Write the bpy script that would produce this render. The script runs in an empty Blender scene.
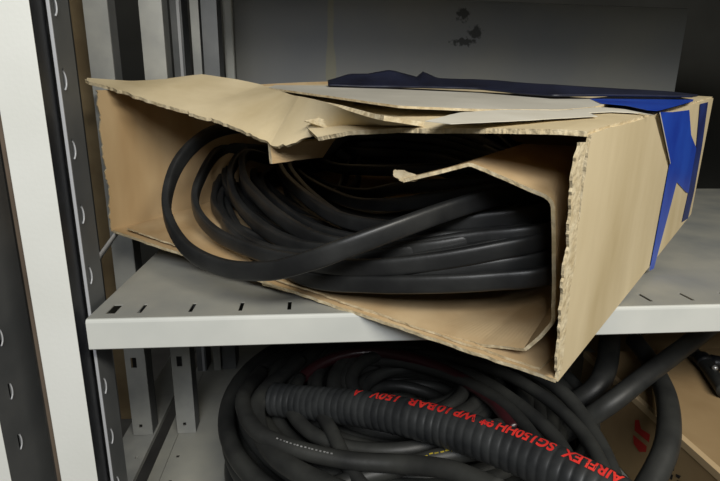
import bpy, bmesh, math, random
from mathutils import Vector, Matrix, noise
random.seed(7)
SC = bpy.context.scene
COL = SC.collection

# ------------------------------------------------------------------ camera
cd = bpy.data.cameras.new('camera')
cam = bpy.data.objects.new('camera', cd); COL.objects.link(cam); SC.camera = cam
cd.sensor_fit = 'HORIZONTAL'; cd.sensor_width = 36.0; cd.lens = 495.9/720*36.0
cd.clip_start = 0.01
yaw, pitch, roll = .09888, .26107, .0159
fw = Vector((math.sin(yaw)*math.cos(pitch), math.cos(yaw)*math.cos(pitch), -math.sin(pitch)))
rt = Vector((math.cos(yaw), -math.sin(yaw), 0)); up = rt.cross(fw)
r2 = rt*math.cos(roll)+up*math.sin(roll); u2 = -rt*math.sin(roll)+up*math.cos(roll)
m = Matrix((r2, u2, -fw)).transposed().to_4x4(); m.translation = (.272, -.5775, .2504)
cam.matrix_world = m

# ------------------------------------------------------------------ light
W = bpy.data.worlds.new('world'); SC.world = W; W.use_nodes = True
bg = W.node_tree.nodes['Background']
bg.inputs['Color'].default_value = (1.0, .96, .86, 1); bg.inputs['Strength'].default_value = .045
def area(name, loc, target, sx, sy, power, color):
    l = bpy.data.lights.new(name, 'AREA'); l.shape = 'RECTANGLE'; l.size = sx; l.size_y = sy
    l.energy = power; l.color = color
    o = bpy.data.objects.new(name, l); COL.objects.link(o); o.location = loc
    o.rotation_euler = (Vector(target)-Vector(loc)).to_track_quat('-Z', 'Y').to_euler()
    return o
area('aisle_lamp', (1.05, -1.75, 1.55), (.4, .1, .05), 1.2, .35, 42, (1.0, .95, .84))
area('front_fill', (.1, -2.15, 1.5), (.35, .1, .1), 1.0, .7, 34, (.95, .97, 1.0))  # added fill light that keeps the front-facing surfaces bright
SC.view_settings.view_transform = 'Standard'; SC.view_settings.look = 'None'
SC.view_settings.gamma = 1; SC.view_settings.use_curve_mapping = False
SC.view_settings.exposure = 0.0

DATA = {
    'box': {'R0': [0.5234, -0.1374, -0.0216], 'L0': [-0.0655, 0.2731, 0.0429], 'RB': [1.0338, 0.339, 0.0532], 'BL': [0.4448, 0.7495, 0.1177], 'Rt': [0.5234, -0.1374, 0.2307], 'Lt': [-0.0655, 0.2731, 0.2714], 'RBt': [1.0338, 0.339, 0.2791], 'BLt': [0.4448, 0.7495, 0.3198], 'nf': [0.5718, 0.8204, -0.0], 'nr': [0.6823, -0.731, 0.0], 'nt': [-0.0011, -0.1001, 0.995], 'back': [0.7269, 0.6784, 0.1065]},
    'topA_front': [[-0.0876, 0.2994, 0.2841], [-0.006, 0.2499, 0.2658], [0.0811, 0.1941, 0.2449], [0.1446, 0.1521, 0.2284], [0.1979, 0.1105, 0.2094], [0.2173, 0.0954, 0.1988], [0.2572, 0.078, 0.2068], [0.3076, 0.0563, 0.2222], [0.3996, 0.0131, 0.231]],
    'topA_back': [[-0.0888, 0.3109, 0.2878], [-0.0349, 0.3417, 0.2872], [0.0171, 0.3636, 0.2909], [0.0742, 0.3969, 0.3006], [0.1348, 0.3836, 0.2925], [0.1845, 0.366, 0.2841], [0.2569, 0.1334, 0.2637], [0.3154, -0.0026, 0.248], [0.3453, -0.0717, 0.2411], [0.3912, -0.0452, 0.234]],
    'topB_front': [[0.5224, -0.1367, 0.2306], [0.5015, -0.1269, 0.2317], [0.4546, -0.0991, 0.2309], [0.4041, -0.064, 0.2287], [0.3673, -0.0358, 0.2276], [0.3158, -0.0, 0.2226], [0.2797, 0.0276, 0.2139]],
    'topB_slit': [[0.1812, 0.4007, 0.2844]],
    'loop0': [[0.1991, 0.4543, 0.205], [0.1378, 0.3996, 0.2123], [0.0989, 0.3292, 0.2042], [0.0717, 0.2628, 0.1785], [0.0548, 0.2198, 0.1419], [0.0571, 0.1694, 0.0966], [0.0974, 0.0986, 0.062], [0.1566, 0.033, 0.0536], [0.2185, -0.0162, 0.0637], [0.2679, -0.0446, 0.0841], [0.3106, -0.0561, 0.1032], [0.3651, -0.0514, 0.1219], [0.4313, -0.0244, 0.1375], [0.4998, 0.001, 0.1495], [0.5729, 0.0353, 0.1513], [0.6579, 0.1224, 0.1495], [0.6064, 0.3655, 0.1074], [0.5263, 0.4945, 0.1276], [0.3776, 0.525, 0.1324], [0.2563, 0.5364, 0.205]],
    'loop1': [[0.17, 0.4746, 0.1635], [0.0973, 0.4278, 0.1668], [0.0747, 0.3217, 0.1228], [0.0791, 0.2576, 0.0851], [0.1218, 0.1852, 0.0599], [0.1924, 0.1055, 0.0517], [0.2554, 0.0495, 0.0536], [0.3296, -0.0023, 0.0611], [0.4088, -0.0331, 0.0773], [0.4855, -0.05, 0.0959], [0.5424, -0.0409, 0.1048], [0.6273, 0.0462, 0.103], [0.6178, 0.3819, 0.122], [0.5377, 0.5109, 0.1422], [0.389, 0.5414, 0.147], [0.2272, 0.5567, 0.1635]],
    'loop2': [[0.1641, 0.5275, 0.1376], [0.1032, 0.4481, 0.1212], [0.092, 0.3462, 0.0824], [0.1226, 0.2639, 0.0629], [0.1671, 0.1841, 0.0485], [0.2134, 0.1214, 0.0468], [0.2615, 0.0817, 0.052], [0.3447, 0.0238, 0.0711], [0.4366, -0.0159, 0.0917], [0.5496, -0.0094, 0.1153], [0.6346, 0.0777, 0.1135], [0.6292, 0.3983, 0.1365], [0.5492, 0.5273, 0.1568], [0.4005, 0.5578, 0.1616], [0.2213, 0.6095, 0.1376]],
    'loop3': [[0.178, 0.5178, 0.1429], [0.1137, 0.4651, 0.1436], [0.1047, 0.3983, 0.1082], [0.153, 0.2793, 0.077], [0.2095, 0.179, 0.0591], [0.2698, 0.1003, 0.0581], [0.3473, 0.0463, 0.0698], [0.4287, 0.0018, 0.0945], [0.5459, -0.019, 0.1089], [0.6309, 0.0681, 0.1071], [0.6407, 0.4148, 0.1511], [0.5606, 0.5437, 0.1714], [0.4119, 0.5742, 0.1762], [0.2352, 0.5999, 0.1429]],
    'loop4': [[0.1973, 0.4556, 0.1451], [0.1476, 0.3928, 0.1606], [0.1539, 0.303, 0.1291], [0.1876, 0.2308, 0.1033], [0.2277, 0.1663, 0.0841], [0.2714, 0.1054, 0.0729], [0.3154, 0.0625, 0.0711], [0.3808, 0.0108, 0.0797], [0.4595, -0.0197, 0.0999], [0.5415, -0.0403, 0.1143], [0.6265, 0.0468, 0.1125], [0.6521, 0.4312, 0.1657], [0.572, 0.5601, 0.1859], [0.4233, 0.5906, 0.1907], [0.2545, 0.5376, 0.1451]],
    'loop5': [[0.247, 0.5185, 0.1605], [0.204, 0.451, 0.1557], [0.2211, 0.3415, 0.1277], [0.2671, 0.212, 0.1065], [0.3096, 0.1336, 0.094], [0.3584, 0.0752, 0.094], [0.3974, 0.0358, 0.1018], [0.4648, 0.001, 0.1172], [0.553, -0.0117, 0.132], [0.6379, 0.0754, 0.1302], [0.6064, 0.3655, 0.1674], [0.5263, 0.4945, 0.1876], [0.3776, 0.525, 0.1924], [0.3041, 0.6006, 0.1605]],
    'loop6': [[0.2122, 0.5671, 0.1562], [0.2478, 0.4448, 0.114], [0.3301, 0.2899, 0.0922], [0.3887, 0.2004, 0.1003], [0.4488, 0.1463, 0.1182], [0.5253, 0.1051, 0.14], [0.6034, 0.0994, 0.1496], [0.6884, 0.1865, 0.1478], [0.6178, 0.3819, 0.182], [0.5377, 0.5109, 0.2022], [0.389, 0.5414, 0.207], [0.2694, 0.6491, 0.1562]],
    'loop7': [[0.2442, 0.5692, 0.1074], [0.3094, 0.4506, 0.0887], [0.3717, 0.3462, 0.0934], [0.4251, 0.2725, 0.1165], [0.4964, 0.2106, 0.1312], [0.566, 0.1742, 0.1415], [0.6233, 0.1587, 0.1501], [0.7083, 0.2458, 0.1483], [0.6292, 0.3983, 0.1965], [0.5492, 0.5273, 0.2168], [0.4005, 0.5578, 0.2216], [0.3014, 0.6512, 0.1202]],
    'loop8': [[0.1128, 0.3926, 0.0796], [0.1439, 0.2491, 0.0571], [0.1974, 0.1325, 0.0388], [0.2683, 0.0405, 0.0329], [0.3414, -0.0105, 0.0431], [0.4074, -0.0443, 0.0541], [0.4712, -0.0644, 0.0638], [0.5365, -0.0733, 0.074], [0.6214, 0.0137, 0.0723], [0.6407, 0.4148, 0.2111], [0.5606, 0.5437, 0.2314], [0.4119, 0.5742, 0.2362], [0.17, 0.4747, 0.0925]],
    'loop9': [[0.0941, 0.4056, 0.0817], [0.1397, 0.2276, 0.0537], [0.2023, 0.123, 0.0373], [0.2816, 0.0556, 0.0316], [0.3547, -0.0015, 0.05], [0.4323, -0.0373, 0.066], [0.5488, -0.0453, 0.0841], [0.6337, 0.0417, 0.0823], [0.6521, 0.4312, 0.1177], [0.572, 0.5601, 0.1379], [0.4233, 0.5906, 0.1427], [0.1513, 0.4877, 0.0946]],
    'loop10': [[0.2678, 0.3455, 0.0722], [0.3178, 0.2253, 0.0568], [0.3834, 0.1065, 0.0641], [0.4591, 0.0659, 0.0913], [0.5243, 0.0571, 0.1138], [0.5875, 0.0618, 0.1333], [0.6725, 0.1488, 0.1315], [0.6064, 0.3655, 0.1194], [0.5263, 0.4945, 0.1396], [0.3776, 0.525, 0.1444], [0.325, 0.4276, 0.0851]],
    'loop11': [[0.1527, 0.4867, 0.1165], [0.1799, 0.3458, 0.1011], [0.2525, 0.1977, 0.0737], [0.3248, 0.0986, 0.0698], [0.3902, 0.0652, 0.0808], [0.4642, 0.038, 0.1008], [0.5881, 0.0613, 0.1265], [0.6731, 0.1484, 0.1247], [0.6178, 0.3819, 0.134], [0.5377, 0.5109, 0.1542], [0.389, 0.5414, 0.159], [0.2098, 0.5688, 0.1165]],
    'loop12': [[0.3068, 0.3793, 0.0775], [0.372, 0.2607, 0.0657], [0.4435, 0.1865, 0.0882], [0.5217, 0.132, 0.1146], [0.6042, 0.1111, 0.1243], [0.6892, 0.1981, 0.1225], [0.6292, 0.3983, 0.1485], [0.5492, 0.5273, 0.1688], [0.4005, 0.5578, 0.1736], [0.364, 0.4613, 0.0904]],
    'loop13': [[0.1291, 0.4056, 0.0817], [0.1872, 0.2433, 0.0562], [0.2682, 0.1015, 0.0371], [0.3567, 0.0154, 0.0602], [0.4343, -0.0265, 0.0823], [0.5465, -0.0315, 0.1071], [0.6315, 0.0555, 0.1054], [0.6407, 0.4148, 0.1631], [0.5606, 0.5437, 0.1834], [0.4119, 0.5742, 0.1882], [0.1863, 0.4877, 0.0946]],
    'loop14': [[0.1059, 0.3974, 0.0927], [0.1143, 0.2941, 0.0652], [0.1598, 0.1771, 0.0458], [0.2405, 0.0842, 0.0312], [0.3197, 0.029, 0.0591], [0.4028, -0.0046, 0.0813], [0.5612, -0.0174, 0.0933], [0.6461, 0.0697, 0.0915], [0.6521, 0.4312, 0.1777], [0.572, 0.5601, 0.1979], [0.4233, 0.5906, 0.2027], [0.1631, 0.4795, 0.0933]],
    'loop15': [[0.2285, 0.4339, 0.1375], [0.2505, 0.321, 0.1142], [0.2999, 0.1891, 0.0915], [0.3523, 0.0916, 0.08], [0.4096, 0.0273, 0.0826], [0.476, -0.0068, 0.1014], [0.5679, 0.0023, 0.1163], [0.6529, 0.0893, 0.1145], [0.6064, 0.3655, 0.1794], [0.5263, 0.4945, 0.1996], [0.3776, 0.525, 0.2044], [0.2856, 0.5159, 0.1375]],
    'loop16': [[0.2208, 0.6343, 0.1602], [0.3111, 0.4982, 0.1286], [0.3863, 0.397, 0.1325], [0.4662, 0.3048, 0.1441], [0.559, 0.2523, 0.1542], [0.6545, 0.2101, 0.1596], [0.7395, 0.2971, 0.1578], [0.6178, 0.3819, 0.194], [0.5377, 0.5109, 0.2142], [0.389, 0.5414, 0.219], [0.2779, 0.7163, 0.1602]],
    'loop17': [[0.1466, 0.4666, 0.164], [0.1211, 0.3868, 0.1365], [0.1372, 0.2903, 0.0995], [0.1835, 0.197, 0.0711], [0.2487, 0.1028, 0.0606], [0.3209, 0.0464, 0.0674], [0.4163, -0.0018, 0.0751], [0.5618, -0.0179, 0.0857], [0.6468, 0.0692, 0.084], [0.6292, 0.3983, 0.2085], [0.5492, 0.5273, 0.2288], [0.4005, 0.5578, 0.2336], [0.2038, 0.5486, 0.164]],
    'loop18': [[0.1751, 0.5515, 0.139], [0.0885, 0.4436, 0.1071], [0.1151, 0.2872, 0.0631], [0.2058, 0.1703, 0.0447], [0.29, 0.1009, 0.0338], [0.3646, 0.0528, 0.043], [0.4334, 0.0235, 0.0647], [0.5015, 0.0105, 0.0805], [0.574, 0.0127, 0.0964], [0.6589, 0.0997, 0.0946], [0.6407, 0.4148, 0.1151], [0.5606, 0.5437, 0.1354], [0.4119, 0.5742, 0.1402], [0.2323, 0.6336, 0.139]],
    'loop19': [[0.1829, 0.5875, 0.121], [0.1058, 0.4783, 0.0931], [0.1605, 0.309, 0.0665], [0.2431, 0.191, 0.048], [0.3199, 0.1264, 0.0378], [0.3889, 0.0825, 0.049], [0.4523, 0.0506, 0.0671], [0.5174, 0.0407, 0.0838], [0.5835, 0.0341, 0.0915], [0.6684, 0.1212, 0.0897], [0.6521, 0.4312, 0.1297], [0.572, 0.5601, 0.1499], [0.4233, 0.5906, 0.1547], [0.2401, 0.6696, 0.1231]],
    'loop20': [[0.1972, 0.6044, 0.1555], [0.1057, 0.515, 0.1254], [0.1421, 0.3598, 0.0745], [0.2312, 0.2382, 0.0554], [0.3161, 0.1625, 0.0435], [0.3924, 0.1128, 0.05], [0.4626, 0.078, 0.0649], [0.5324, 0.0596, 0.0767], [0.6035, 0.0518, 0.093], [0.6885, 0.1389, 0.0912], [0.6064, 0.3655, 0.1314], [0.5263, 0.4945, 0.1516], [0.3776, 0.525, 0.1564], [0.2544, 0.6864, 0.1555]],
    'loop21': [[0.1954, 0.5544, 0.1232], [0.1312, 0.4439, 0.1032], [0.1908, 0.2976, 0.0647], [0.2637, 0.1904, 0.0479], [0.3342, 0.1249, 0.0376], [0.3987, 0.08, 0.0468], [0.4587, 0.0507, 0.0652], [0.5187, 0.0342, 0.0798], [0.5774, 0.02, 0.0915], [0.6624, 0.1071, 0.0897], [0.6178, 0.3819, 0.146], [0.5377, 0.5109, 0.1662], [0.389, 0.5414, 0.171], [0.2526, 0.6365, 0.1232]],
    'loop22': [[0.2171, 0.5418, 0.1212], [0.1744, 0.4025, 0.1059], [0.2322, 0.2635, 0.0704], [0.2939, 0.1715, 0.0539], [0.3549, 0.1109, 0.0535], [0.4112, 0.0672, 0.0629], [0.4651, 0.0427, 0.0788], [0.5188, 0.027, 0.0898], [0.5718, 0.0142, 0.0981], [0.6568, 0.1012, 0.0963], [0.6292, 0.3983, 0.1605], [0.5492, 0.5273, 0.1808], [0.4005, 0.5578, 0.1856], [0.2743, 0.6238, 0.1212]],
    'loop23': [[0.1969, 0.646, 0.1326], [0.1602, 0.4988, 0.109], [0.2244, 0.3457, 0.0742], [0.2901, 0.2497, 0.0572], [0.3545, 0.1844, 0.0551], [0.4136, 0.138, 0.0684], [0.4699, 0.1093, 0.0824], [0.5264, 0.0927, 0.0911], [0.5815, 0.0794, 0.1051], [0.6665, 0.1664, 0.1033], [0.6407, 0.4148, 0.1751], [0.5606, 0.5437, 0.1954], [0.4119, 0.5742, 0.2002], [0.2541, 0.7281, 0.1326]],
    'loop24': [[0.1512, 0.6827, 0.1514], [0.0824, 0.5591, 0.1185], [0.1438, 0.4041, 0.0814], [0.2316, 0.2914, 0.0638], [0.3159, 0.223, 0.053], [0.3917, 0.1708, 0.0497], [0.462, 0.1379, 0.0701], [0.5314, 0.12, 0.0836], [0.6, 0.1079, 0.1017], [0.6849, 0.195, 0.1], [0.6521, 0.4312, 0.1897], [0.572, 0.5601, 0.2099], [0.4233, 0.5906, 0.2147], [0.2084, 0.7648, 0.1514]],
    'loop25': [[0.2168, 0.5639, 0.1065], [0.23, 0.3851, 0.0785], [0.2858, 0.2536, 0.0578], [0.3413, 0.1708, 0.052], [0.3964, 0.1249, 0.0569], [0.4487, 0.0926, 0.0631], [0.4991, 0.0729, 0.0826], [0.5544, 0.0712, 0.0899], [0.6099, 0.0705, 0.1013], [0.6949, 0.1576, 0.0996], [0.6064, 0.3655, 0.1914], [0.5263, 0.4945, 0.2116], [0.3776, 0.525, 0.2164], [0.274, 0.646, 0.1194]],
    'liner': [[0.2005, 0.0926, 0.0083], [0.2545, 0.0549, 0.0067], [0.319, 0.0124, 0.0026], [0.3773, -0.0258, 0.0001], [0.4198, -0.0554, -0.0043], [0.459, -0.0827, -0.0059], [0.4981, -0.1124, 0.0019], [0.5102, -0.1184, 0.0197], [0.521, -0.121, 0.0378], [0.5196, -0.1176, 0.072], [0.5153, -0.1146, 0.1194], [0.5109, -0.1115, 0.16], [0.5064, -0.1084, 0.1665], [0.4739, -0.0882, 0.1806], [0.4379, -0.0656, 0.1952], [0.4097, -0.052, 0.185], [0.3722, -0.032, 0.1723]],
    'tab_front': [[0.2156, 0.1015, 0.2023], [0.2176, 0.1002, 0.1773], [0.3042, 0.1495, 0.2082], [0.2871, 0.1614, 0.1813]],
    'tape_main': [[0.7081, 0.035, 0.2513], [0.8111, 0.1311, 0.2519], [0.7997, 0.1205, 0.1781], [0.8625, 0.1791, 0.1478], [0.7964, 0.1174, 0.0965], [0.8488, 0.1663, 0.1055], [0.7919, 0.1132, 0.0127], [0.813, 0.1328, 0.0092]],
    'tape_wide': [[0.77, 0.0927, 0.2516], [0.8612, 0.1779, 0.2553], [0.7944, 0.1155, 0.2121], [0.9041, 0.2179, 0.215], [0.8153, 0.135, 0.1782], [0.9705, 0.2798, 0.1856], [0.8521, 0.1694, 0.1459], [0.9983, 0.3058, 0.1307], [0.945, 0.256, 0.112], [0.9985, 0.306, 0.0998]],
    'tape_rear': [[0.9277, 0.2399, 0.2658], [0.9868, 0.2951, 0.2706], [0.9623, 0.2723, 0.1861], [1.0066, 0.3136, 0.1906], [0.9657, 0.2754, 0.1031], [1.0131, 0.3197, 0.1014], [0.9577, 0.268, 0.0533], [1.0033, 0.3105, 0.0513]],
    'tornstrip': [[0.5011, -0.1582, 0.2247], [0.5145, -0.1457, 0.224], [0.4972, -0.1619, 0.2052], [0.5105, -0.1495, 0.2039], [0.4974, -0.1617, 0.1832], [0.5129, -0.1472, 0.1808], [0.4995, -0.1597, 0.1602], [0.5154, -0.1449, 0.1569], [0.5017, -0.1577, 0.1363], [0.518, -0.1424, 0.1321], [0.5032, -0.1562, 0.1147], [0.522, -0.1387, 0.1089], [0.5043, -0.1552, 0.0865], [0.5191, -0.1414, 0.081], [0.5081, -0.1517, 0.0541], [0.5211, -0.1395, 0.0483], [0.5106, -0.1493, 0.0261], [0.5218, -0.1389, 0.0205], [0.5127, -0.1474, -0.0005], [0.5241, -0.1367, -0.0069]],
    'tape_top': [[0.6963, 0.1788, 0.2662], [0.6701, 0.0993, 0.2582], [0.77, 0.2366, 0.2721], [0.6879, 0.0693, 0.2552], [0.8339, 0.2584, 0.2744], [0.6805, 0.0142, 0.2496], [0.8607, 0.2576, 0.2743], [0.6898, 0.0069, 0.2489], [0.8896, 0.2494, 0.2735], [0.7582, 0.0701, 0.2553], [0.8813, 0.1936, 0.2679], [0.8534, 0.1596, 0.2644]],
    'curl_back': [[0.5967, 0.0362, 0.2533], [0.5858, -0.0086, 0.2487], [0.652, 0.0683, 0.2565], [0.6357, 0.0133, 0.251], [0.6709, 0.0427, 0.254], [0.6623, 0.0027, 0.25], [0.669, -0.0007, 0.2496], [0.6679, -0.0189, 0.2478]],
    'paper': [[0.3804, -0.0977, 0.2365], [0.3998, -0.1165, 0.2347], [0.4376, -0.0187, 0.2446], [0.444, -0.0994, 0.2364], [0.4954, 0.0128, 0.2478], [0.4922, -0.0806, 0.2384], [0.557, 0.0257, 0.2491], [0.5335, -0.0612, 0.2404], [0.6052, 0.0316, 0.2498], [0.5872, -0.0391, 0.2427]],
    'corr': [[0.2029, 0.1924, -0.2394], [0.2483, 0.169, -0.2322], [0.3136, 0.1257, -0.2145], [0.3655, 0.0878, -0.2008], [0.4124, 0.0498, -0.1893], [0.4557, 0.0161, -0.1827], [0.493, -0.0218, -0.1746], [0.5318, -0.0608, -0.1699], [0.5649, -0.0996, -0.1666], [0.5953, -0.1339, -0.1669], [0.6282, -0.1745, -0.1702]],
    'pipe': [[0.6612, 0.1584, -0.3515], [0.7059, 0.1453, -0.3064], [0.7394, 0.1319, -0.2663], [0.7744, 0.119, -0.2241], [0.8453, 0.1457, -0.1953], [0.9938, 0.2259, -0.171], [1.1505, 0.3187, -0.1548]],
    'bigloop': [[0.954, 0.3312, -0.2197], [0.9439, 0.2789, -0.2247], [0.9212, 0.2124, -0.2288], [0.8815, 0.135, -0.2217], [0.8346, 0.0624, -0.2191], [0.7957, 0.0121, -0.2269], [0.7598, -0.02, -0.2437], [0.7156, -0.052, -0.263]],
    'lowA': [[0.1702, 0.3158, -0.2566], [0.1523, 0.1799, -0.2272], [0.18, 0.0943, -0.2258], [0.2323, 0.0476, -0.2253], [0.3127, 0.0091, -0.2231], [0.3868, -0.0165, -0.2134], [0.4431, -0.058, -0.1921], [0.4875, -0.1108, -0.1787]],
    'lowB': [[0.2462, 0.2449, -0.2603], [0.2784, 0.145, -0.2331], [0.2989, 0.0814, -0.2299], [0.3188, 0.0152, -0.2367], [0.3464, -0.042, -0.2457]],
    'lowC': [[0.2521, -0.0247, -0.2548], [0.3063, -0.0074, -0.2481], [0.3763, -0.0006, -0.2355], [0.4457, -0.0025, -0.217], [0.5045, 0.003, -0.2133], [0.5774, 0.0344, -0.2245]],
    'lowD': [[0.2446, 0.3331, -0.2424], [0.1823, 0.1961, -0.233], [0.1828, 0.1214, -0.2399], [0.2148, 0.0459, -0.2382], [0.2656, -0.0099, -0.2335], [0.328, -0.0653, -0.223]],
    'lowE': [[0.2456, 0.2786, -0.251], [0.2309, 0.1782, -0.2432], [0.2652, 0.102, -0.2431], [0.3247, 0.0553, -0.2399], [0.3955, 0.0306, -0.2284], [0.4734, 0.0443, -0.2261], [0.5702, 0.0933, -0.2401]],
    'curl': [[0.6767, 0.2405, -0.3499], [0.7312, 0.2322, -0.3221], [0.7643, 0.2081, -0.2835], [0.8005, 0.2036, -0.2482], [0.8431, 0.2474, -0.224], [0.8912, 0.3215, -0.2014]],
    'lowF': [[0.416, 0.3939, -0.2623], [0.515, 0.347, -0.2457], [0.6081, 0.2491, -0.2269], [0.6622, 0.151, -0.2239], [0.688, 0.0626, -0.2335], [0.6784, -0.0216, -0.2407], [0.6594, -0.0751, -0.2535]],
    'lowG': [[0.4105, 0.3525, -0.2635], [0.5055, 0.3062, -0.2461], [0.5788, 0.219, -0.2336], [0.6233, 0.121, -0.2336], [0.6436, 0.0447, -0.2394], [0.6365, -0.0297, -0.2476], [0.6241, -0.0718, -0.2541]],
    'lowH': [[0.3479, 0.3596, -0.2605], [0.4453, 0.313, -0.2432], [0.5356, 0.2336, -0.2342], [0.5893, 0.1455, -0.2327], [0.6096, 0.0693, -0.2378], [0.6002, -0.0038, -0.2421], [0.5833, -0.0561, -0.2497]],
    'lowI': [[0.5245, 0.3859, -0.2522], [0.6622, 0.2833, -0.2348], [0.7151, 0.1736, -0.2364], [0.7226, 0.0743, -0.2549], [0.7044, -0.0093, -0.2629], [0.682, -0.0614, -0.2715]],
    'plastic_lo': [[0.3016, 0.3321, 0.2892], [0.4077, 0.309, 0.287], [0.5477, 0.2488, 0.2811], [0.6303, 0.1571, 0.272], [0.7422, 0.1709, 0.2735], [0.8702, 0.1835, 0.2749]],
    'plastic_hi': [[0.3034, 0.3862, 0.2977], [0.3439, 0.3835, 0.3098], [0.3763, 0.3744, 0.3109], [0.4159, 0.3686, 0.3183], [0.4631, 0.3519, 0.3053], [0.472, 0.3442, 0.3144], [0.496, 0.335, 0.3034], [0.5648, 0.3041, 0.2998], [0.6549, 0.2118, 0.291], [0.7733, 0.2228, 0.2845], [0.862, 0.2293, 0.2831], [0.9185, 0.232, 0.2794]],
    'pale_front': [[0.199, 0.3173, 0.2801], [0.2991, 0.1664, 0.265], [0.3794, 0.0391, 0.2523], [0.4597, 0.0163, 0.2501], [0.5732, 0.0201, 0.2506], [0.6385, 0.0638, 0.2551]],
    'pale_back': [[0.2084, 0.3538, 0.2858], [0.325, 0.374, 0.2879], [0.4818, 0.3241, 0.2831], [0.6138, 0.2429, 0.2751], [0.7155, 0.1789, 0.2687], [0.7436, 0.1588, 0.2667]],
    'lowJ': [[0.2178, 0.2526, -0.2808], [0.2547, 0.3063, -0.261], [0.3153, 0.3365, -0.2423], [0.3916, 0.3415, -0.234], [0.4635, 0.3042, -0.2302], [0.529, 0.2452, -0.2322], [0.5793, 0.1659, -0.2376], [0.5942, 0.089, -0.2476]],
}

V = lambda p: Vector(p)
BX = {k: Vector(v) for k, v in DATA['box'].items()}

# ------------------------------------------------------------------ materials
def srgb(r, g, b):
    f = lambda c: (c/255/12.92) if c/255 <= .04045 else ((c/255+.055)/1.055)**2.4
    return (f(r), f(g), f(b), 1)
def mat(name, c1, c2=None, scale=12, rough=.6, metal=0, bump=0, bscale=60, spec=.5, stretch=None, detail=4, lo=.35, hi=.65):
    M = bpy.data.materials.new(name); M.use_nodes = True
    nt = M.node_tree; N = nt.nodes; L = nt.links; b = N['Principled BSDF']
    b.inputs['Roughness'].default_value = rough; b.inputs['Metallic'].default_value = metal
    b.inputs['Specular IOR Level'].default_value = spec
    b.inputs['Base Color'].default_value = c1
    tc = N.new('ShaderNodeTexCoord'); src = tc.outputs['Object']
    if stretch:
        mp = N.new('ShaderNodeMapping'); mp.inputs['Scale'].default_value = stretch
        L.new(src, mp.inputs['Vector']); src = mp.outputs['Vector']
    if c2:
        n = N.new('ShaderNodeTexNoise'); n.inputs['Scale'].default_value = scale; n.inputs['Detail'].default_value = detail
        L.new(src, n.inputs['Vector'])
        r = N.new('ShaderNodeValToRGB'); r.color_ramp.elements[0].position = lo; r.color_ramp.elements[1].position = hi
        r.color_ramp.elements[0].color = c1; r.color_ramp.elements[1].color = c2
        L.new(n.outputs['Fac'], r.inputs['Fac']); L.new(r.outputs['Color'], b.inputs['Base Color'])
    if bump:
        n2 = N.new('ShaderNodeTexNoise'); n2.inputs['Scale'].default_value = bscale; n2.inputs['Detail'].default_value = 3
        L.new(src, n2.inputs['Vector'])
        bp = N.new('ShaderNodeBump'); bp.inputs['Strength'].default_value = bump; bp.inputs['Distance'].default_value = .004
        L.new(n2.outputs['Fac'], bp.inputs['Height']); L.new(bp.outputs['Normal'], b.inputs['Normal'])
    return M
M = {}
M['white'] = mat('white_enamel', srgb(222, 224, 219), srgb(229, 231, 227), 6, .45, bump=.05, bscale=200)
M['shelf'] = mat('grey_shelf_steel', srgb(138, 140, 137), srgb(164, 163, 153), 9, .5, bump=.05, bscale=40, lo=.3, hi=.7)
M['lip'] = mat('pale_shelf_lip', srgb(196, 199, 195), srgb(210, 212, 207), 7, .45)
M['black_steel'] = mat('black_post_steel', srgb(26, 28, 32), srgb(58, 60, 64), 30, .4, stretch=(3, 1, 1), lo=.55, hi=.8)
M['dark_steel'] = mat('dark_grey_steel', srgb(88, 91, 93), srgb(102, 104, 105), 14, .5)
M['edge_steel'] = mat('bare_steel_edge', srgb(176, 178, 182), None, rough=.35)
M['galv'] = mat('galvanised_steel', srgb(140, 142, 140), srgb(158, 159, 155), 18, .5)
M['card'] = mat('tan_cardboard', srgb(190, 172, 134), srgb(222, 206, 171), 8, .85, bump=.18, bscale=38, stretch=(1, 1, .35), spec=.15, lo=.25, hi=.7)
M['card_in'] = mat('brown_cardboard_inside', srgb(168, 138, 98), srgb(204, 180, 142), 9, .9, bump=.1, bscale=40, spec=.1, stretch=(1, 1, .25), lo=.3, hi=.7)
M['card_torn'] = mat('torn_cardboard_edge', srgb(196, 178, 142), srgb(222, 208, 176), 90, .95, bump=.6, bscale=150, spec=.1)
M['card_old'] = mat('worn_brown_board', srgb(104, 90, 68), srgb(128, 114, 88), 10, .9, spec=.1)
M['card_dark'] = mat('dirty_brown_board', srgb(84, 74, 64), srgb(104, 92, 80), 10, .9, spec=.1)
M['carton'] = mat('brown_carton', srgb(146, 121, 86), srgb(164, 139, 102), 7, .8, spec=.2)
M['carton_edge'] = mat('pale_carton_edge', srgb(196, 170, 130), None, rough=.85)
M['rubber'] = mat('black_rubber', srgb(30, 31, 32), srgb(47, 48, 48), 16, .42, bump=.08, bscale=90, spec=.5)
M['rubber_low'] = mat('dull_black_rubber', srgb(34, 35, 35), srgb(54, 55, 53), 14, .5, bump=.08, bscale=90, spec=.45)
M['rubber_red'] = mat('dark_maroon_rubber', srgb(48, 20, 24), srgb(62, 28, 32), 14, .3, spec=.6)
M['corr'] = mat('ribbed_black_rubber', srgb(36, 38, 40), srgb(52, 54, 55), 30, .42, spec=.5)
M['red'] = mat('red_print', srgb(232, 58, 48), srgb(205, 40, 40), 60, .55)
M['yellow'] = mat('yellow_print', srgb(168, 150, 40), srgb(110, 100, 30), 80, .6)
M['grey_print'] = mat('pale_grey_print', srgb(150, 150, 150), srgb(100, 100, 100), 80, .6)
M['blue'] = mat('blue_tape', srgb(20, 62, 176), srgb(34, 84, 200), 12, .28, bump=.1, bscale=30, spec=.6)
M['blue_dark'] = mat('navy_tape', srgb(24, 36, 92), srgb(36, 56, 124), 18, .4)
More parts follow.
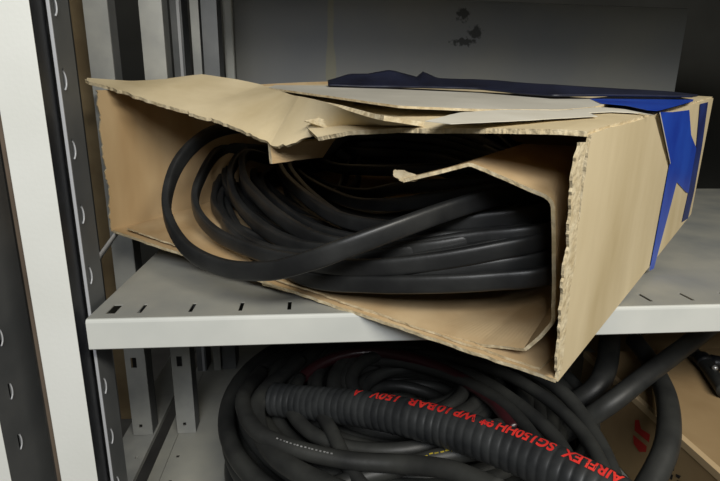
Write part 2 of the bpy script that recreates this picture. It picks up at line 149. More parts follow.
M['navy'] = mat('navy_plastic', srgb(20, 22, 36), srgb(34, 38, 58), 12, .4, bump=.3, bscale=25)
M['paper'] = mat('white_paper', srgb(222, 218, 205), srgb(206, 200, 184), 8, .7)
M['pale'] = mat('pale_grey_card', srgb(178, 174, 162), srgb(196, 192, 180), 7, .8)
M['logo'] = mat('red_logo_print', srgb(176, 34, 26), None, rough=.7)
M['ink'] = mat('black_ink', srgb(30, 26, 24), None, rough=.7)
M['steel_bright'] = mat('bright_steel', srgb(190, 190, 188), None, rough=.3, metal=.6)
M['wall'] = mat('dark_wall_paint', srgb(50, 50, 46), srgb(58, 58, 54), 3, .9)
M['floor'] = mat('concrete', srgb(90, 88, 84), srgb(108, 106, 100), 5, .9)
# back panel: pale grey with a yellowed streak and dark scuffs that belong to the sheet
P = mat('pale_back_panel', srgb(106, 109, 111), srgb(120, 120, 114), 3, .5)
M['panel'] = P
def spot(Mx, centre, radius, col, nscale, thr):
    nt = Mx.node_tree; N = nt.nodes; L = nt.links; b = N['Principled BSDF']
    old = b.inputs['Base Color'].links[0].from_socket
    tc = N.new('ShaderNodeTexCoord')
    mp = N.new('ShaderNodeMapping'); mp.inputs['Location'].default_value = [-centre[i]/radius[i] for i in range(3)]
    mp.inputs['Scale'].default_value = [1/r for r in radius]
    L.new(tc.outputs['Object'], mp.inputs['Vector'])
    ln = N.new('ShaderNodeVectorMath'); ln.operation = 'LENGTH'; L.new(mp.outputs['Vector'], ln.inputs[0])
    nz = N.new('ShaderNodeTexNoise'); nz.inputs['Scale'].default_value = nscale; L.new(tc.outputs['Object'], nz.inputs['Vector'])
    ad = N.new('ShaderNodeMath'); ad.operation = 'MULTIPLY_ADD'; L.new(nz.outputs['Fac'], ad.inputs[0]); ad.inputs[1].default_value = 1.6
    L.new(ln.outputs['Value'], ad.inputs[2])
    mr = N.new('ShaderNodeMapRange'); mr.inputs['From Min'].default_value = thr; mr.inputs['From Max'].default_value = thr+.25
    mr.inputs['To Min'].default_value = 1; mr.inputs['To Max'].default_value = 0
    L.new(ad.outputs['Value'], mr.inputs['Value'])
    mx = N.new('ShaderNodeMix'); mx.data_type = 'RGBA'
    L.new(mr.outputs['Result'], mx.inputs['Factor']); L.new(old, mx.inputs['A']); mx.inputs['B'].default_value = col
    L.new(mx.outputs['Result'], b.inputs['Base Color'])

# ------------------------------------------------------------------ helpers
def link(name, me, mats, parent=None):
    o = bpy.data.objects.new(name, me); COL.objects.link(o)
    for x in (mats if isinstance(mats, (list, tuple)) else [mats]): me.materials.append(x)
    if parent: o.parent = parent; o.matrix_parent_inverse = Matrix.Translation(-parent.location)
    return o
def finish(name, bm, mats, parent=None, smooth=False, bevel=0):
    me = bpy.data.meshes.new(name); bmesh.ops.recalc_face_normals(bm, faces=bm.faces); bm.to_mesh(me); bm.free()
    if smooth:
        for p in me.polygons: p.use_smooth = True
    o = link(name, me, mats, parent)
    if bevel:
        b = o.modifiers.new('bevel', 'BEVEL'); b.width = bevel; b.segments = 2; b.limit_method = 'ANGLE'
    return o
def tag(o, label=None, cat=None, group=None, kind=None):
    if label: o['label'] = label
    if cat: o['category'] = cat
    if group: o['group'] = group
    if kind: o['kind'] = kind
    return o
def thing(name, loc, label, cat, group=None):
    o = bpy.data.objects.new(name, None); COL.objects.link(o); o.location = loc; o.empty_display_size = .05
    bpy.context.view_layer.update()
    return tag(o, label, cat, group)
def add_box(bm, lo, hi):
    lo = Vector(lo); hi = Vector(hi)
    r = bmesh.ops.create_cube(bm, size=1)
    for v in r['verts']:
        v.co = Vector(((lo[i]+hi[i])/2 + v.co[i]*(hi[i]-lo[i]) for i in range(3)))
def box(name, lo, hi, m_, parent=None, bevel=.0015):
    bm = bmesh.new(); add_box(bm, lo, hi); return finish(name, bm, m_, parent, bevel=bevel)
def holed(name, origin, ax, ay, us, vs, holes, thick, m_, parent=None):
    """flat plate over origin + u*ax + v*ay with real rectangular openings (u0,u1,v0,v1); thick along ax x ay"""
    U = sorted(set([us[0], us[1]] + [h[i] for h in holes for i in (0, 1)]))
    Vv = sorted(set([vs[0], vs[1]] + [h[i] for h in holes for i in (2, 3)]))
    bm = bmesh.new(); g = {}
    O, A, B_ = Vector(origin), Vector(ax), Vector(ay)
    for i, u_ in enumerate(U):
        for j, v_ in enumerate(Vv): g[i, j] = bm.verts.new(O + A*u_ + B_*v_)
    for i in range(len(U)-1):
        for j in range(len(Vv)-1):
            cu, cv = (U[i]+U[i+1])/2, (Vv[j]+Vv[j+1])/2
            if any(h[0] < cu < h[1] and h[2] < cv < h[3] for h in holes): continue
            bm.faces.new((g[i, j], g[i+1, j], g[i+1, j+1], g[i, j+1]))
    for v in [v for v in bm.verts if not v.link_faces]: bm.verts.remove(v)
    me = bpy.data.meshes.new(name); bm.to_mesh(me); bm.free()
    o = link(name, me, m_, parent)
    s = o.modifiers.new('solidify', 'SOLIDIFY'); s.thickness = thick; s.offset = -1
    return o
def crom(pts, n, closed=False):
    pts = [Vector(p) for p in pts]; out = []
    N_ = len(pts); segs = N_ if closed else N_-1
    # dense catmull-rom, then even arc length
    dense = []
    for i in range(segs):
        g = (lambda k: pts[k % N_]) if closed else (lambda k: pts[max(0, min(N_-1, k))])
        p0, p1, p2, p3 = g(i-1), g(i), g(i+1), g(i+2)
        for q in range(24):
            t = q/24
            dense.append(.5*((2*p1)+(p2-p0)*t+(2*p0-5*p1+4*p2-p3)*t*t+(3*p1-p0-3*p2+p3)*t**3))
    dense.append(dense[0].copy() if closed else pts[-1])
    L = [0]
    for a, b in zip(dense, dense[1:]): L.append(L[-1]+(b-a).length)
    k = 0; cnt = n if closed else n-1
    for i in range(n):
        s = L[-1]*i/cnt
        while k < len(L)-2 and L[k+1] < s: k += 1
        d = L[k+1]-L[k]; out.append(dense[k].lerp(dense[k+1], (s-L[k])/d if d else 0))
    return out, L[-1]
def sweep(name, pts, prof, n, m_, parent=None, closed=False, hint=None, rmod=None, cap=True):
    """prof: list of (side, up); rmod(i, arclen) scales the profile"""
    P_, L = crom(pts, n, closed)
    bm = bmesh.new(); rings = []
    h = Vector(hint) if hint else Vector((0, 0, 1))
    prev = None
    for i, p in enumerate(P_):
        t = (P_[(i+1) % n]-P_[i-1]) if closed else (P_[min(n-1, i+1)]-P_[max(0, i-1)])
        t.normalize()
        s = t.cross(h)
        if s.length < .25: s = (prev if prev else t.cross(Vector((0, 1, 0))))
        s = (s - t*s.dot(t)).normalized()
        if prev: s = (s*.5 + (prev - t*prev.dot(t)).normalized()*.5).normalized()
        prev = s; b = s.cross(t)
        k = rmod(i, L*i/(n if closed else n-1)) if rmod else 1
        rings.append([bm.verts.new(p + s*a*k + b*c*k) for a, c in prof])
    m2 = len(prof)
    for i in range(n if closed else n-1):
        A, B_ = rings[i], rings[(i+1) % n]
        for j in range(m2): bm.faces.new((A[j], A[(j+1) % m2], B_[(j+1) % m2], B_[j]))
    if not closed and cap:
        bm.faces.new(rings[0]); bm.faces.new(rings[-1][::-1])
    return finish(name, bm, m_, parent, smooth=True)
def circ(r, n=14, rx=1): return [(r*rx*math.cos(2*math.pi*i/n), r*math.sin(2*math.pi*i/n)) for i in range(n)]
def flat_profile(w, h, n=24):
    out = []
    for i in range(n):
        a = 2*math.pi*i/n; c, s = math.cos(a), math.sin(a)
        x = math.copysign(abs(c)**.6, c)*w/2; y = math.copysign(abs(s)**.6, s)*h/2
        y *= 1-.10*math.exp(-(x/(w*.10))**2)                        # a shallow groove down the middle
        out.append((x, y))
    return out
def resample(poly, n):
    pts = [Vector(p) for p in poly]; L = [0]
    for a, b in zip(pts, pts[1:]): L.append(L[-1]+(b-a).length)
    out = []; k = 0
    for i in range(n):
        s = L[-1]*i/(n-1)
        while k < len(L)-2 and L[k+1] < s: k += 1
        d = L[k+1]-L[k]; out.append(pts[k].lerp(pts[k+1], (s-L[k])/d if d else 0))
    return out
def sheet(name, rowA, rowB, nu, nv, thick, mats, parent=None, torn=(0, 0, 0, 0), seed=0, wave=0, offset=0, rim=True, mid=None, smooth=False):
    """board between two edge polylines; torn = ragged amplitude on edges (A, B, start, end)"""
    rnd = random.Random(seed)
    A = resample(rowA, nu); B_ = resample(rowB, nu)
    bm = bmesh.new(); g = []
    dA = [(b-a).normalized() for a, b in zip(A, B_)]
    ln_ = sum((q-p).length for p, q in zip(A, A[1:])); offs = []
    for i in range(nu):
        s_ = ln_*i/max(1, nu-1)
        offs.append(1.5*noise.noise((s_*38, seed*1.7, 0)) + .9*noise.noise((s_*110, seed*2.3, 4)) + .35*rnd.uniform(-1, 1))
    for i in range(nu):
        col = []
        for j in range(nv):
            t = j/(nv-1)
            p = A[i].lerp(B_[i], t)
            if mid: p = p + Vector(mid)*(4*t*(1-t))
            if wave: p = p + Vector((0, 0, 1))*wave*noise.noise(p*9+Vector((seed*3.1, 0, 0)))
            if j == 0 and torn[0]: p = p + dA[i]*torn[0]*offs[i]
            if j == nv-1 and torn[1]: p = p - dA[i]*torn[1]*offs[-i-1]
            col.append(p)
        g.append(col)
    for e, k, nb in ((torn[2], 0, 1), (torn[3], nu-1, nu-2)):
        if e:
            w_ = 0
            for j in range(nv):
                w_ = .5*w_+rnd.uniform(-1, 1); g[k][j] = g[k][j] + (g[nb][j]-g[k][j]).normalized()*e*w_
    vs = [[bm.verts.new(p) for p in c] for c in g]
    for i in range(nu-1):
        for j in range(nv-1): bm.faces.new((vs[i][j], vs[i+1][j], vs[i+1][j+1], vs[i][j+1]))
    me = bpy.data.meshes.new(name); bm.to_mesh(me); bm.free()
    if smooth:
        for p in me.polygons: p.use_smooth = True
    o = link(name, me, mats, parent)
    s = o.modifiers.new('solidify', 'SOLIDIFY'); s.thickness = thick; s.offset = offset; s.use_even_offset = False
    if rim and len(me.materials) > 1: s.material_offset_rim = 1
    return o
def copy_tree(o, parent=None, shift=(0, 0, 0)):
    c = o.copy(); COL.objects.link(c)
    if parent: c.parent = parent
    else: c.location = o.location + Vector(shift)
    for ch in o.children: copy_tree(ch, c)
    return c

# ================================================================== setting
w_ = box('wall_back', (-3.0, 2.3, -1.05), (4.5, 2.4, 2.6), M['wall'], bevel=0); tag(w_, 'dark wall far behind the shelving', 'wall', kind='structure')
f_ = box('floor', (-3.0, -3.2, -1.15), (4.5, 2.3, -1.05), M['floor'], bevel=0); tag(f_, 'grey concrete floor under the shelving', 'floor', kind='structure')

# ================================================================== rack posts
def rack_post(x0, y0, label, tabs, strip, dz=0):
    """hollow upright: white front face, black folded side, dark perforated side panel with hook slots"""
    t = thing('rack_post', (x0+.0225, y0+.045, -1.05), label, 'rack post', 'rack posts at the left')
    zb, zt = -1.05, 1.15
    box('front_face', (x0, y0, zb), (x0+.045, y0+.0015, zt), M['white'], t, bevel=.0007)
    if strip:
        box('side_fold', (x0+.0435, y0+.0017, zb), (x0+.045, y0+.030, zt), M['black_steel'], t, bevel=0)
        xs = x0+.051; ys = y0+.032
        box('panel_edge', (xs-.0036, ys-.0022, zb), (xs, ys-.0002, zt), M['edge_steel'], t, bevel=.0005)
    else:
        xs = x0+.0448; ys = y0+.0017
    slots = [(.007, .011, z-.009, z+.012) if strip else (.026, .031, z-.011, z+.011) for z in tabs]
    sp = holed('side_panel', (xs, ys, 0), (0, 1, 0), (0, 0, 1), (0, .043 if strip else .092), (zb, zt), slots, .0015, M['dark_steel'], t)
    bm = bmesh.new(); add_box(bm, (xs-.05, y0+(.0735 if strip else .0925), zb), (xs-.0022, y0+(.0750 if strip else .094), zt)); finish('rear_flange', bm, M['dark_steel'], t)
    box('far_side', (x0, y0+.0017, zb), (x0+.0015, y0+.088, zt), M['dark_steel'], t, bevel=0)
    for z, s in zip(tabs, slots):
        yy = ys+s[1]
        sweep('hook_tab', [(xs-.001, yy+.0008, z+.009), (xs+.0006, yy+.0010, z+.002), (xs+.0008, yy-.000, z-.006), (xs+.0006, yy-.0040, z-.0115)],
              circ(.0010, 8), 14, M['edge_steel'], sp, hint=(1, 0, 0))
    return t
tz = [.354-.0777*i for i in range(-2, 12)]
rack_post(-.057, 0, 'white-faced rack post with black fold and hook slots, carrying the shelf corner', tz, True)
rack_post(-.163, 0.0, 'grey post with hook slots at far left, left of the wide white-faced post', [.042-.0755*i for i in range(-8, 10)], False)
# brown strip in the gap between the two posts
box('cardboard_strip', (-.0655, .006, -1.05), (-.0590, .050, 1.1), M['card_dark'], None, bevel=.001)
tag(bpy.data.objects['cardboard_strip'], 'narrow brown board edge wedged against left side of the white-faced post', 'board strip')

# ================================================================== rear uprights of the end frames
def upright(x0, x1, y, label, z0, ztop=1.15):
    t = thing('perforated_upright', ((x0+x1)/2, y, z0), label, 'upright', 'galvanised uprights behind the white-faced post')
    holes = []
    cx = (x1-x0)*.42
    for k in range(0, 20):
        z = z0+.018+.0777*k
        if k in (0,): holes.append((cx-.0032, cx+.0032, z, z+.0075))
        elif k == 2: holes.append((cx-.0055, cx+.0055, -.263, -.240))
    holed('front_flange', (x0, y, 0), (1, 0, 0), (0, 0, 1), (0, x1-x0), (z0, ztop), holes, -.002, M['galv'], t)
    box('shade_backing', (x0, y+.0345, z0), (x1, y+.036, ztop), M['black_steel'], t, bevel=0)  # black sheet added behind the holes so they look dark with shade
    box('side_web', (x1-.002, y+.0021, z0), (x1, y+.034, ztop), M['dark_steel'], t, bevel=0)
    return t
upright(-.1045, -.0655, .362, 'galvanised upright nearest the white-faced post, behind the left end of the cardboard box', -.419)
upright(-.015, .0225, .362, 'galvanised upright with a dark gap on its left, second one behind the white-faced post', -.419)
# brown board standing behind the post, and a thin brace across it
t = tag(box('brown_board', (-.145, .405, -.41), (-.085, .413, 1.1), M['card_old'], None), 'tall brown board standing behind the hook panel of the post', 'board')
t.location.x += 0.0
sweep('brace_bar', [(-.062, .150, .004), (-.062, .335, .050)], [(-.001, -.005), (.001, -.005), (.001, .005), (-.001, .005)], 4, M['edge_steel'])
tag(bpy.data.objects['brace_bar'], 'thin pale brace bar sloping up behind the post, just above the shelf corner', 'brace')
# rear rack posts between second upright and the pale panel
def rear_post(xs, y, label, mats):
    t = thing('rear_post', (sum(xs[:2])/2, y, -.42), label, 'rack post', 'rear rack posts')
    box('post_face', (xs[0], y, -.42), (xs[1], y+.004, 1.15), mats[0], t, bevel=.0005)
    box('post_return', (xs[1]-.002, y+.0042, -.42), (xs[1], y+.06, 1.15), mats[1], t, bevel=0)
    if len(xs) > 2: box('post_groove', (xs[2], y-.002, -.42), (xs[3], y-.0002, 1.15), mats[2], t, bevel=0)
    return t
rear_post((-.030, -.006, -.016, -.010), .62, 'narrow dark rear post with a pale line, right of the second galvanised upright', (M['dark_steel'], M['black_steel'], M['edge_steel']))
rear_post((.012, .030), .62, 'thin pale rear post between the dark rear posts', (M['galv'], M['black_steel']))
rear_post((.034, .068), .625, 'wide dark blue-grey rear post left of the pale back panel', (M['dark_steel'], M['black_steel']))

# ================================================================== upper shelf
def shelf(z, x0, label, slots_x, depth=1.0, y0=0, xe=2.1, extra=()):
    t = thing('metal_shelf', ((x0+xe)/2, y0+depth/2, z-.04), label, 'shelf', 'steel shelves of the rack')
    holes = [(a, b, y0+.018, y0+.047) for a, b in slots_x] + list(extra)
    holed('deck', (0, 0, z), (1, 0, 0), (0, 1, 0), (x0, xe), (y0+.004, y0+depth), holes, .0015, M['shelf'], t)
    # folded front lip with a rounded top edge and a return underneath
    prof = [(y0+.0045, z-.0002), (y0+.0022, z-.0006), (y0+.0006, z-.0022), (y0, z-.0045), (y0, z-.0385), (y0+.0015, z-.040), (y0+.016, z-.040),
            (y0+.016, z-.0385), (y0+.0030, z-.0382), (y0+.0018, z-.0370), (y0+.0018, z-.0050), (y0+.0045, z-.0018)]
    bm = bmesh.new()
    A = [bm.verts.new((x0, y, q)) for y, q in prof]; B_ = [bm.verts.new((xe, y, q)) for y, q in prof]
    k = len(prof)
    for i in range(k): bm.faces.new((A[i], A[(i+1) % k], B_[(i+1) % k], B_[i]))
    bm.faces.new(A); bm.faces.new(B_[::-1])
    finish('front_lip', bm, M['lip'], t)
    box('side_flange', (x0, y0+.0048, z-.0398), (x0+.0018, y0+depth, z-.0017), M['shelf'], t, bevel=0)
    box('back_lip', (x0+.002, y0+depth-.0018, z-.0398), (xe, y0+depth, z-.0017), M['shelf'], t, bevel=0)
    return t
sl = [(.0165, .0275)] + [(.0538+.0617*k, .0588+.0617*k) for k in range(0, 33)]
shelf(0, 0, 'upper grey steel shelf with slotted front edge, carrying the cardboard box', sl)
lo = shelf(-.42, -.0135, 'lower grey steel shelf under the upper one, carrying the coiled hoses', [], depth=1.0, y0=.0, extra=[(0, .006, .2855, .293), (.003, .009, .217, .2245)])
holed('shelf_rim', (0, 0, -.42), (1, 0, 0), (0, 1, 0), (-.036, -.0145), (.004, 1.0), [(-.029, -.022, .21, .218)], .0015, M['shelf'], lo)
shelf(.80, 0, 'unseen grey steel shelf added above the cardboard box to shade the back of the rack', [], depth=1.0)  # added out of view so the back of the rack falls in shade
# neighbouring bay's shelf edge under the first upright
t = holed('shelf_plate', (0, 0, -.4205), (1, 0, 0), (0, 1, 0), (-.125, -.062), (.05, .95), [(-.079, -.073, .288, .296)], .010, M['galv'])
tag(t, 'galvanised shelf plate of the next bay, under the upright nearest the post', 'shelf plate')
# ================================================================== pale panel behind
t = thing('back_panel', (.75, .965, 0), 'pale grey sheet panel with dark scuffs, standing upright behind the cardboard box', 'panel')
pn = box('panel_sheet', (.058, .955, .0005), (1.415, .970, .557), P, t, bevel=.002)
box('folded_edge', (.030, .940, .0005), (.056, .970, .557), M['lip'], t, bevel=.006)
spot(P, (.7145, .955, .520), (.030, .2, .028), srgb(45, 46, 44), 60, 1.25)
spot(P, (.756, .955, .473), (.034, .2, .026), srgb(45, 46, 44), 60, 1.25)
spot(P, (.722, .955, .444), (.050, .2, .016), srgb(45, 46, 44), 70, 1.3)
spot(P, (.33, .955, .42), (.016, .2, .5), srgb(126, 124, 104), 8, 1.3)

# ================================================================== cardboard box
R0, L0, RB, BL = BX['R0'], BX['L0'], BX['RB'], BX['BL']
Rt, Lt, RBt, BLt = BX['Rt'], BX['Lt'], BX['RBt'], BX['BLt']
nf, nr, ntp, bk = BX['nf'], BX['nr'], BX['nt'], BX['back']
cb = thing('cardboard_box', (.34, 0, .0), 'large torn open cardboard box tipping over the shelf edge, full of black rubber hose', 'box')
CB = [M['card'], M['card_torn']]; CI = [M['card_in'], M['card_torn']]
def lerp_row(a, b, n, amp=0, seed=0, axis=(0, 0, 1)):
    return [a.lerp(b, i/(n-1)) + Vector(axis)*amp*noise.noise(Vector((i*.7, seed, 0))) for i in range(n)]
# right side (its front edge ragged)
rp = sheet('right_panel', lerp_row(R0, Rt, 12), lerp_row(RB, RBt, 12), 60, 14, .004, CB, cb, torn=(.0022, .0004, 0, .0015), seed=3, offset=0, wave=0)
sheet('left_panel', lerp_row(L0, Lt, 12), lerp_row(BL, BLt, 12), 60, 12, .004, CI, cb, torn=(.0028, 0, 0, .001), seed=5)
sheet('back_wall', lerp_row(BL, BLt, 6), lerp_row(RB, RBt, 6), 6, 8, .004, CI, cb)
bp_ = sheet('bottom_panel', lerp_row(L0, R0, 20), lerp_row(BL, RB, 20), 90, 12, .0045, CI, cb, torn=(.0012, 0, 0, 0), seed=9)
sheet('bottom_flap', lerp_row(L0+Vector((.03, -.012, .0065)), R0+Vector((-.012, .014, .0062)), 20), [p.lerp(q, .35)+Vector((0, 0, .006)) for p, q in zip(lerp_row(L0, R0, 20), lerp_row(BL, RB, 20))],
      90, 6, .003, CI, cb, torn=(.0016, 0, 0, 0), seed=11)
# ragged paper skin hanging off the right panel's front edge
ts = DATA['tornstrip']
sheet('torn_skin', [V(p)+nr*.003-nf*.004 for p in ts[0::2]], [V(p)+nr*.003 for p in ts[1::2]], 70, 4, .0025, [M['card_torn']], rp, torn=(.0035, .0012, 0, 0), seed=21)
# top: sagging left flap, then the right half
tf = sheet('top_flap', [V(p) for p in DATA['topA_front']], [V(p) for p in DATA['topA_back']], 90, 14, .005, CB, cb, torn=(.0040, .0002, .003, 0), seed=31, wave=.004)
inn = Rt.lerp(RBt, .0)
def tp(a, b, h=0): return Rt + (Lt-Rt)*a + (RBt-Rt)*b + ntp*h
tpn = sheet('top_panel', [V(p) for p in DATA['topB_front']], [RBt, tp(.2, 1), tp(.45, 1), tp(.7, 1), tp(.85, .93), V(DATA['topB_slit'][0])],
      140, 16, .005, CB, cb, torn=(.0016, 0, 0, 0), seed=37)
# loose second layer with a pale face, lying on the top towards the back
sheet('top_layer', [V(p) for p in DATA['pale_front']], [V(p) for p in DATA['pale_back']],
      60, 8, .003, [M['pale'], M['card_torn']], cb, torn=(.0006, 0, 0, 0), seed=41)
# small lifted tear in the front edge
tri = [V(p) for p in DATA['topA_front']]
bm = bmesh.new()
base = tri[7]+Vector((-.018, .0, .004))
for q in ((0, 0, 0), (.036, .004, -.001), (.020, .006, .017), (-.026, .008, .007), (.006, -.003, .010)): bm.verts.new(base+Vector(q))
bm.verts.ensure_lookup_table()
for q in ((0, 1, 4), (1, 2, 4), (4, 2, 3), (0, 4, 3)): bm.faces.new([bm.verts[k] for k in q])
o = finish('lifted_tear', bm, M['card_torn'], tf); s = o.modifiers.new('solidify', 'SOLIDIFY'); s.thickness = .003; s.offset = 0
bm = bmesh.new()
for q in ((.020, .004, 0), (.046, .008, -.001), (.029, .010, .017)): bm.verts.new(base+Vector(q))
bm.faces.new(bm.verts); o = finish('lifted_tear', bm, M['card_old'], tf); s = o.modifiers.new('solidify', 'SOLIDIFY'); s.thickness = .003; s.offset = 0
# hanging tab under the flap
td = [V(p) for p in DATA['tab_front']]
e = (R0-L0).normalized()
sheet('hanging_tab', td[:2], td[2:], 8, 8, .006, CI, cb, torn=(.0004, 0, 0, .001), seed=43)
# inner liner folded out of one sheet
ln = [V(p) for p in DATA['liner']]
cut = []
for i, p in enumerate(ln):
    dep = .40 if i < 12 else (.30 if i < 15 else .02 + .06*0)
    if i == 13: dep = .22
    if i == 14: dep = .13
    cut.append(p + bk*dep)
rnd = random.Random(4)
il = sheet('inner_liner', ln, cut, 150, 10, .004, CI, cb, torn=(.0010, .003, 0, .002), seed=47)
e = (L0-R0).normalized(); q = ln[-1]
sheet('torn_chip', [q+Vector((0, 0, -.001)), q+e*.008+Vector((0, 0, .004)), q+e*.010+Vector((0, 0, .010))], [q-e*.014+Vector((0, 0, .002))+nf*.008, q-e*.012+Vector((0, 0, .007))+nf*.008, q+e*.004+Vector((0, 0, .011))+nf*.006], 14, 6, .002, [M['card_torn']], il, torn=(.002, .002, .001, .001), seed=71)
# paper label and tape on the box
pp = [V(p) for p in DATA['paper']]
sheet('paper_label', [p+ntp*.003 for p in pp[0::2]], [p+ntp*.003 for p in pp[1::2]], 30, 6, .0006, M['paper'], tpn, torn=(.0008, .0008, 0, 0), seed=51, offset=1)
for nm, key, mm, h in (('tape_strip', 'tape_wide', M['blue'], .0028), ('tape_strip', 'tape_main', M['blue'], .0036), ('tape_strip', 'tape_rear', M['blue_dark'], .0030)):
    q = [V(p)+nr*h for p in DATA[key]]
    ts_ = sheet(nm, q[0::2], q[1::2], 40, 3, .0004, mm, cb, seed=53, offset=1)
q = [V(p)+ntp*.004 for p in DATA['tape_top']]
sheet('tape_strip', q[0::2], q[1::2], 30, 4, .0005, M['blue'], cb, seed=57, offset=1)
pe = [V(p)+nr*.0045 for p in DATA['tape_main'][0:4:2]]
sheet('tape_backing', pe, [p - (RB-R0).normalized()*(.016-.010*i) + nr*(.003-.002*i) for i, p in enumerate(pe)], 20, 4, .0006, M['paper'], cb, torn=(0, .001, 0, 0), seed=59)
q = [V(p) for p in DATA['curl_back']]
sheet('tape_backing', q[0::2], q[1::2], 30, 4, .0008, M['paper'], cb, torn=(.0006, .0010, 0, 0), seed=63, offset=1)
# navy plastic lying along the back of the box top
sheet('plastic_sheet', [V(p) for p in DATA['plastic_lo']], [V(p) for p in DATA['plastic_hi']], 90, 10, .003,
      M['navy'], None, torn=(.0006, .0004, 0, 0), seed=61, wave=.004, smooth=True)
tag(bpy.data.objects['plastic_sheet'], 'crumpled navy plastic sheet lying along the back of the box top', 'plastic sheet')

# ================================================================== rubber hose coil in the box
hc = thing('hose_coil', (.34, .12, .0), 'coil of flat black rubber hose spilling out of the torn cardboard box', 'hose')
fp = flat_profile(.0125, .0225)
for i in range(len([k for k in DATA if k.startswith('loop')])):
    pts = [V(p) for p in DATA['loop%d' % i]]
    sweep('loop', pts, fp if i else flat_profile(.013, .0235), 180, M['rubber'], hc, closed=True)

# ================================================================== lower shelf: coiled hoses
low = thing('hose_coil', (.46, .27, -.42), 'large coil of dull black hoses lying on the lower shelf', 'hose')
rnd = random.Random(12)
NL = 36
for i in range(NL):
    rx = .338 - .0215*(i % 12) + rnd.uniform(-.010, .010); ry = .31 - .0205*(i % 12) + rnd.uniform(-.008, .008)
    cx = .452+rnd.uniform(-.018, .022); cy = .27+rnd.uniform(-.02, .02)
    z0 = -.392 + .0036*i
    ph = rnd.uniform(0, 6.28); tilt = .010
    pts = []
    for k in range(16):
        a = 2*math.pi*k/16
        wv = 1+.025*math.sin(2*a+ph)
        pts.append((cx+rx*wv*math.cos(a), cy+ry*wv*math.sin(a), z0+tilt*(1+math.sin(a*2+ph))*.5+.009*(1+math.sin(a))))
    r = .0125 if i % 3 else .0155
    sweep('loop', pts, circ(r, 14), 120, M['rubber_low'], low, closed=True)

for k, r in (('lowA', .0125), ('lowB', .011), ('lowC', .0125), ('lowD', .0145), ('lowE', .0115), ('lowF', .0110), ('lowG', .0120), ('lowH', .0110), ('lowI', .0125), ('lowJ', .012)):
    o = sweep('loop', DATA[k], circ(r, 14), 80, M['rubber_red' if k == 'lowJ' else 'rubber_low'], low)
    if k == 'lowJ': tag(o, 'dark maroon hose loop')
def print_marks(name, key, r, a, bb, n, m_, label, amp, fill):
    # broken line of print on the upper side of one hose
    P_, L = crom(DATA[key], 400); bm = bmesh.new(); q = random.Random(n)
    for j in range(n):
        s = a+(bb-a)*j/n; k = int(s*399); k2 = min(399, k+max(1, int((bb-a)/n*fill*399)))
        k = min(k, k2-1)
        def pt(kk, w):
            t = (P_[min(399, kk+1)]-P_[max(0, kk-1)]).normalized(); sd = t.cross(Vector((0, 0, 1))).normalized(); u_ = sd.cross(t)
            return P_[kk] + (u_*math.cos(w) + sd*math.sin(w))*(r+.0005)
        w0 = q.uniform(-amp, amp)+.35; w1 = w0+.16
        bm.faces.new([bm.verts.new(pt(k, w0)), bm.verts.new(pt(k2, w0)), bm.verts.new(pt(k2, w1)), bm.verts.new(pt(k, w1))])
    tag(finish(name, bm, m_, low), label)
print_marks('yellow_marking', 'lowC', .0125, .38, .72, 16, M['yellow'], 'faded yellow marking on the hose', .12, .8)
print_marks('yellow_marking', 'lowD', .0145, .50, .58, 4, M['yellow'], 'faded yellow marking on the hose', .3, .7)
print_marks('grey_marking', 'lowA', .0125, .47, .62, 16, M['grey_print'], 'dotted pale grey marking on the hose', .02, .6)

# ================================================================== ribbed suction hose with red lettering
rh = thing('ribbed_hose', (.4, .1, -.2), 'thick ribbed black suction hose with red lettering, lying across the lower coil', 'hose')
R_ = .0275; pitch_ = .0125
cp = [V(p) for p in DATA['corr']]
rw = sweep('ribbed_wall', cp, circ(R_, 28), 420, M['corr'], rh, rmod=lambda i, s: 1+.045*(abs(math.cos(math.pi*s/pitch_))**.6-.5) , cap=True)
path, plen = crom(cp, 600)
def word(txt, xa, xb, height):
    size = height*1.38; sa, sb = near_x(xa), near_x(xb); s0 = (sa+sb)/2
    cu = bpy.data.curves.new('txt', 'FONT'); cu.body = txt; cu.size = size; cu.align_x = 'CENTER'; cu.align_y = 'CENTER'; cu.offset = size*.028
    to = bpy.data.objects.new('txt', cu); COL.objects.link(to)
    bpy.context.view_layer.update()
    me = bpy.data.meshes.new_from_object(to.evaluated_get(bpy.context.evaluated_depsgraph_get()))
    bpy.data.objects.remove(to); bpy.data.curves.remove(cu)
    bm = bmesh.new(); bm.from_mesh(me); bpy.data.meshes.remove(me)
    bmesh.ops.triangulate(bm, faces=bm.faces)
    wx = max(v.co.x for v in bm.verts)-min(v.co.x for v in bm.verts); mx = (max(v.co.x for v in bm.verts)+min(v.co.x for v in bm.verts))/2
    for v in bm.verts: v.co.x = (v.co.x-mx)*(sb-sa)/wx
    bmesh.ops.subdivide_edges(bm, edges=[e for e in bm.edges if e.calc_length() > .003], cuts=2)
    for v in bm.verts:
        s = s0 - v.co.x                       # reads from right to left, upside down as it lies
        k = max(1, min(598, int(s/plen*599))); p = path[k]
        t = (path[k+1]-path[k-1]).normalized()
        p = p + t*(s - k/599*plen)
        side = t.cross(Vector((0, 0, 1))).normalized(); upv = side.cross(t)
        th = math.radians(THETA) + v.co.y/R_
        rr = R_*1.03
        v.co = p + (upv*math.sin(th) - side*math.cos(th))*rr
    return bm
THETA = 88
def near_x(x):
    return min(range(600), key=lambda k: abs(path[k].x-x))/599*plen
bmw = bmesh.new()
WORDS = [('A', 0.3388, 0.3492), ('150V', 0.364, 0.4003), ('BAR', 0.4117, 0.4458), ('10', 0.4488, 0.4626), ('WP', 0.4685, 0.4909), ('8*', 0.495, 0.5076), ('SG150HH', 0.5105, 0.56), ('AIRFLEX', 0.5657, 0.6071)]
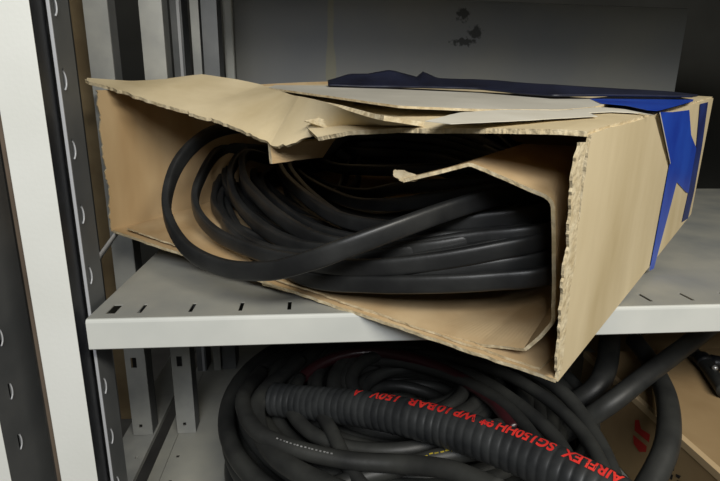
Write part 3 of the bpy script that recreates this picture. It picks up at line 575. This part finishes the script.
for txt, xa, xb in WORDS:
    b = word(txt, xa, xb, .017); me = bpy.data.meshes.new('w'); b.to_mesh(me); b.free(); bmw.from_mesh(me); bpy.data.meshes.remove(me)
tag(finish('red_lettering', bmw, M['red'], rw), 'red printed lettering')

# ================================================================== thick hoses at the lower right
sweep('black_pipe', DATA['pipe'], circ(.0165, 18), 60, M['rubber_low'])
tag(bpy.data.objects['black_pipe'], 'straight thick black pipe sloping up under the upper shelf at right', 'pipe')
sweep('thick_hose', DATA['bigloop'], circ(.0172, 18), 80, M['rubber_low'])
tag(bpy.data.objects['thick_hose'], 'thick black hose bending down in front of the brown carton', 'hose')
sweep('curled_hose', DATA['curl'], circ(.0200, 18), 60, M['rubber_low'])
tag(bpy.data.objects['curled_hose'], 'black hose end curling up behind the low corner of the cardboard box', 'hose')

# ================================================================== cartons at the lower right
ct = thing('carton', (1.06, .2, -.4195), 'brown carton with red logo on its side, on the lower shelf at right', 'carton', 'cartons on the lower shelf')
cx0 = .864; cz = -.26
cbd = box('carton_body', (cx0, -.02, -.4195), (1.30, .36, cz), M['carton'], ct, bevel=.003)
box('top_edge', (cx0-.0015, -.021, cz-.012), (cx0+.010, .361, cz+.0015), M['carton_edge'], cbd, bevel=.001)
bm = bmesh.new()
def quad(bm, ys):
    vs = [bm.verts.new((cx0-.0008, y, z)) for y, z in ys]; bm.faces.new(vs)
for q in [[[0.1677, -0.3197], [0.1712, -0.2998], [0.1613, -0.2929], [0.1525, -0.3052]], [[0.1677, -0.3197], [0.1525, -0.3052], [0.1289, -0.2999], [0.1277, -0.3154]], [[0.1696, -0.3297], [0.131, -0.3261], [0.1304, -0.3372], [0.1454, -0.3489], [0.1635, -0.3456]]]: quad(bm, q)
o = finish('red_logo', bm, M['logo'], cbd); tag(o, 'red printed logo')
bm = bmesh.new()
for q in [[[0.0702, -0.3213], [0.0643, -0.3165], [0.0631, -0.3213], [0.0693, -0.3246]], [[0.058, -0.3229], [0.0477, -0.3181], [0.0503, -0.3261], [0.0568, -0.3277]], [[0.0536, -0.3309], [0.0435, -0.326], [0.046, -0.334], [0.0524, -0.3357]], [[0.0677, -0.3311], [0.0634, -0.3294], [0.0633, -0.3392], [0.0676, -0.3409]]]: quad(bm, q)
finish('ink_marks', bm, M['ink'], cbd)
o = tag(box('carton', (1.08, .47, -.4195), (1.62, .85, -.20), M['carton'], None, bevel=.003), 'brown carton farther back at right, behind the black fitting', 'carton', 'cartons on the lower shelf')
# black fitting with a bright bolt lying on the carton
ft = thing('pipe_fitting', (1.10, .30, cz), 'black pipe fitting with a bright bolt lying on the carton at right', 'fitting')
sweep('fitting_body', [(1.025, .165, cz+.0150), (1.045, .210, cz+.0150), (1.070, .27, cz+.0155), (1.085, .335, cz+.016)], circ(.0130, 18), 24, M['rubber_low'], ft)
co_ = sweep('collar', [(1.068, .262, cz+.0178), (1.076, .285, cz+.0178)], circ(.0162, 18), 6, M['black_steel'], ft)
sweep('cross_arm', [(1.085, .272, cz+.0165), (1.17, .235, cz+.0165)], circ(.0150, 14), 12, M['black_steel'], ft)
bm = bmesh.new(); bmesh.ops.create_uvsphere(bm, u_segments=14, v_segments=8, radius=.0055, matrix=Matrix.Translation((1.052, .224, cz+.0305)))
finish('bolt', bm, M['steel_bright'], ft, smooth=True)
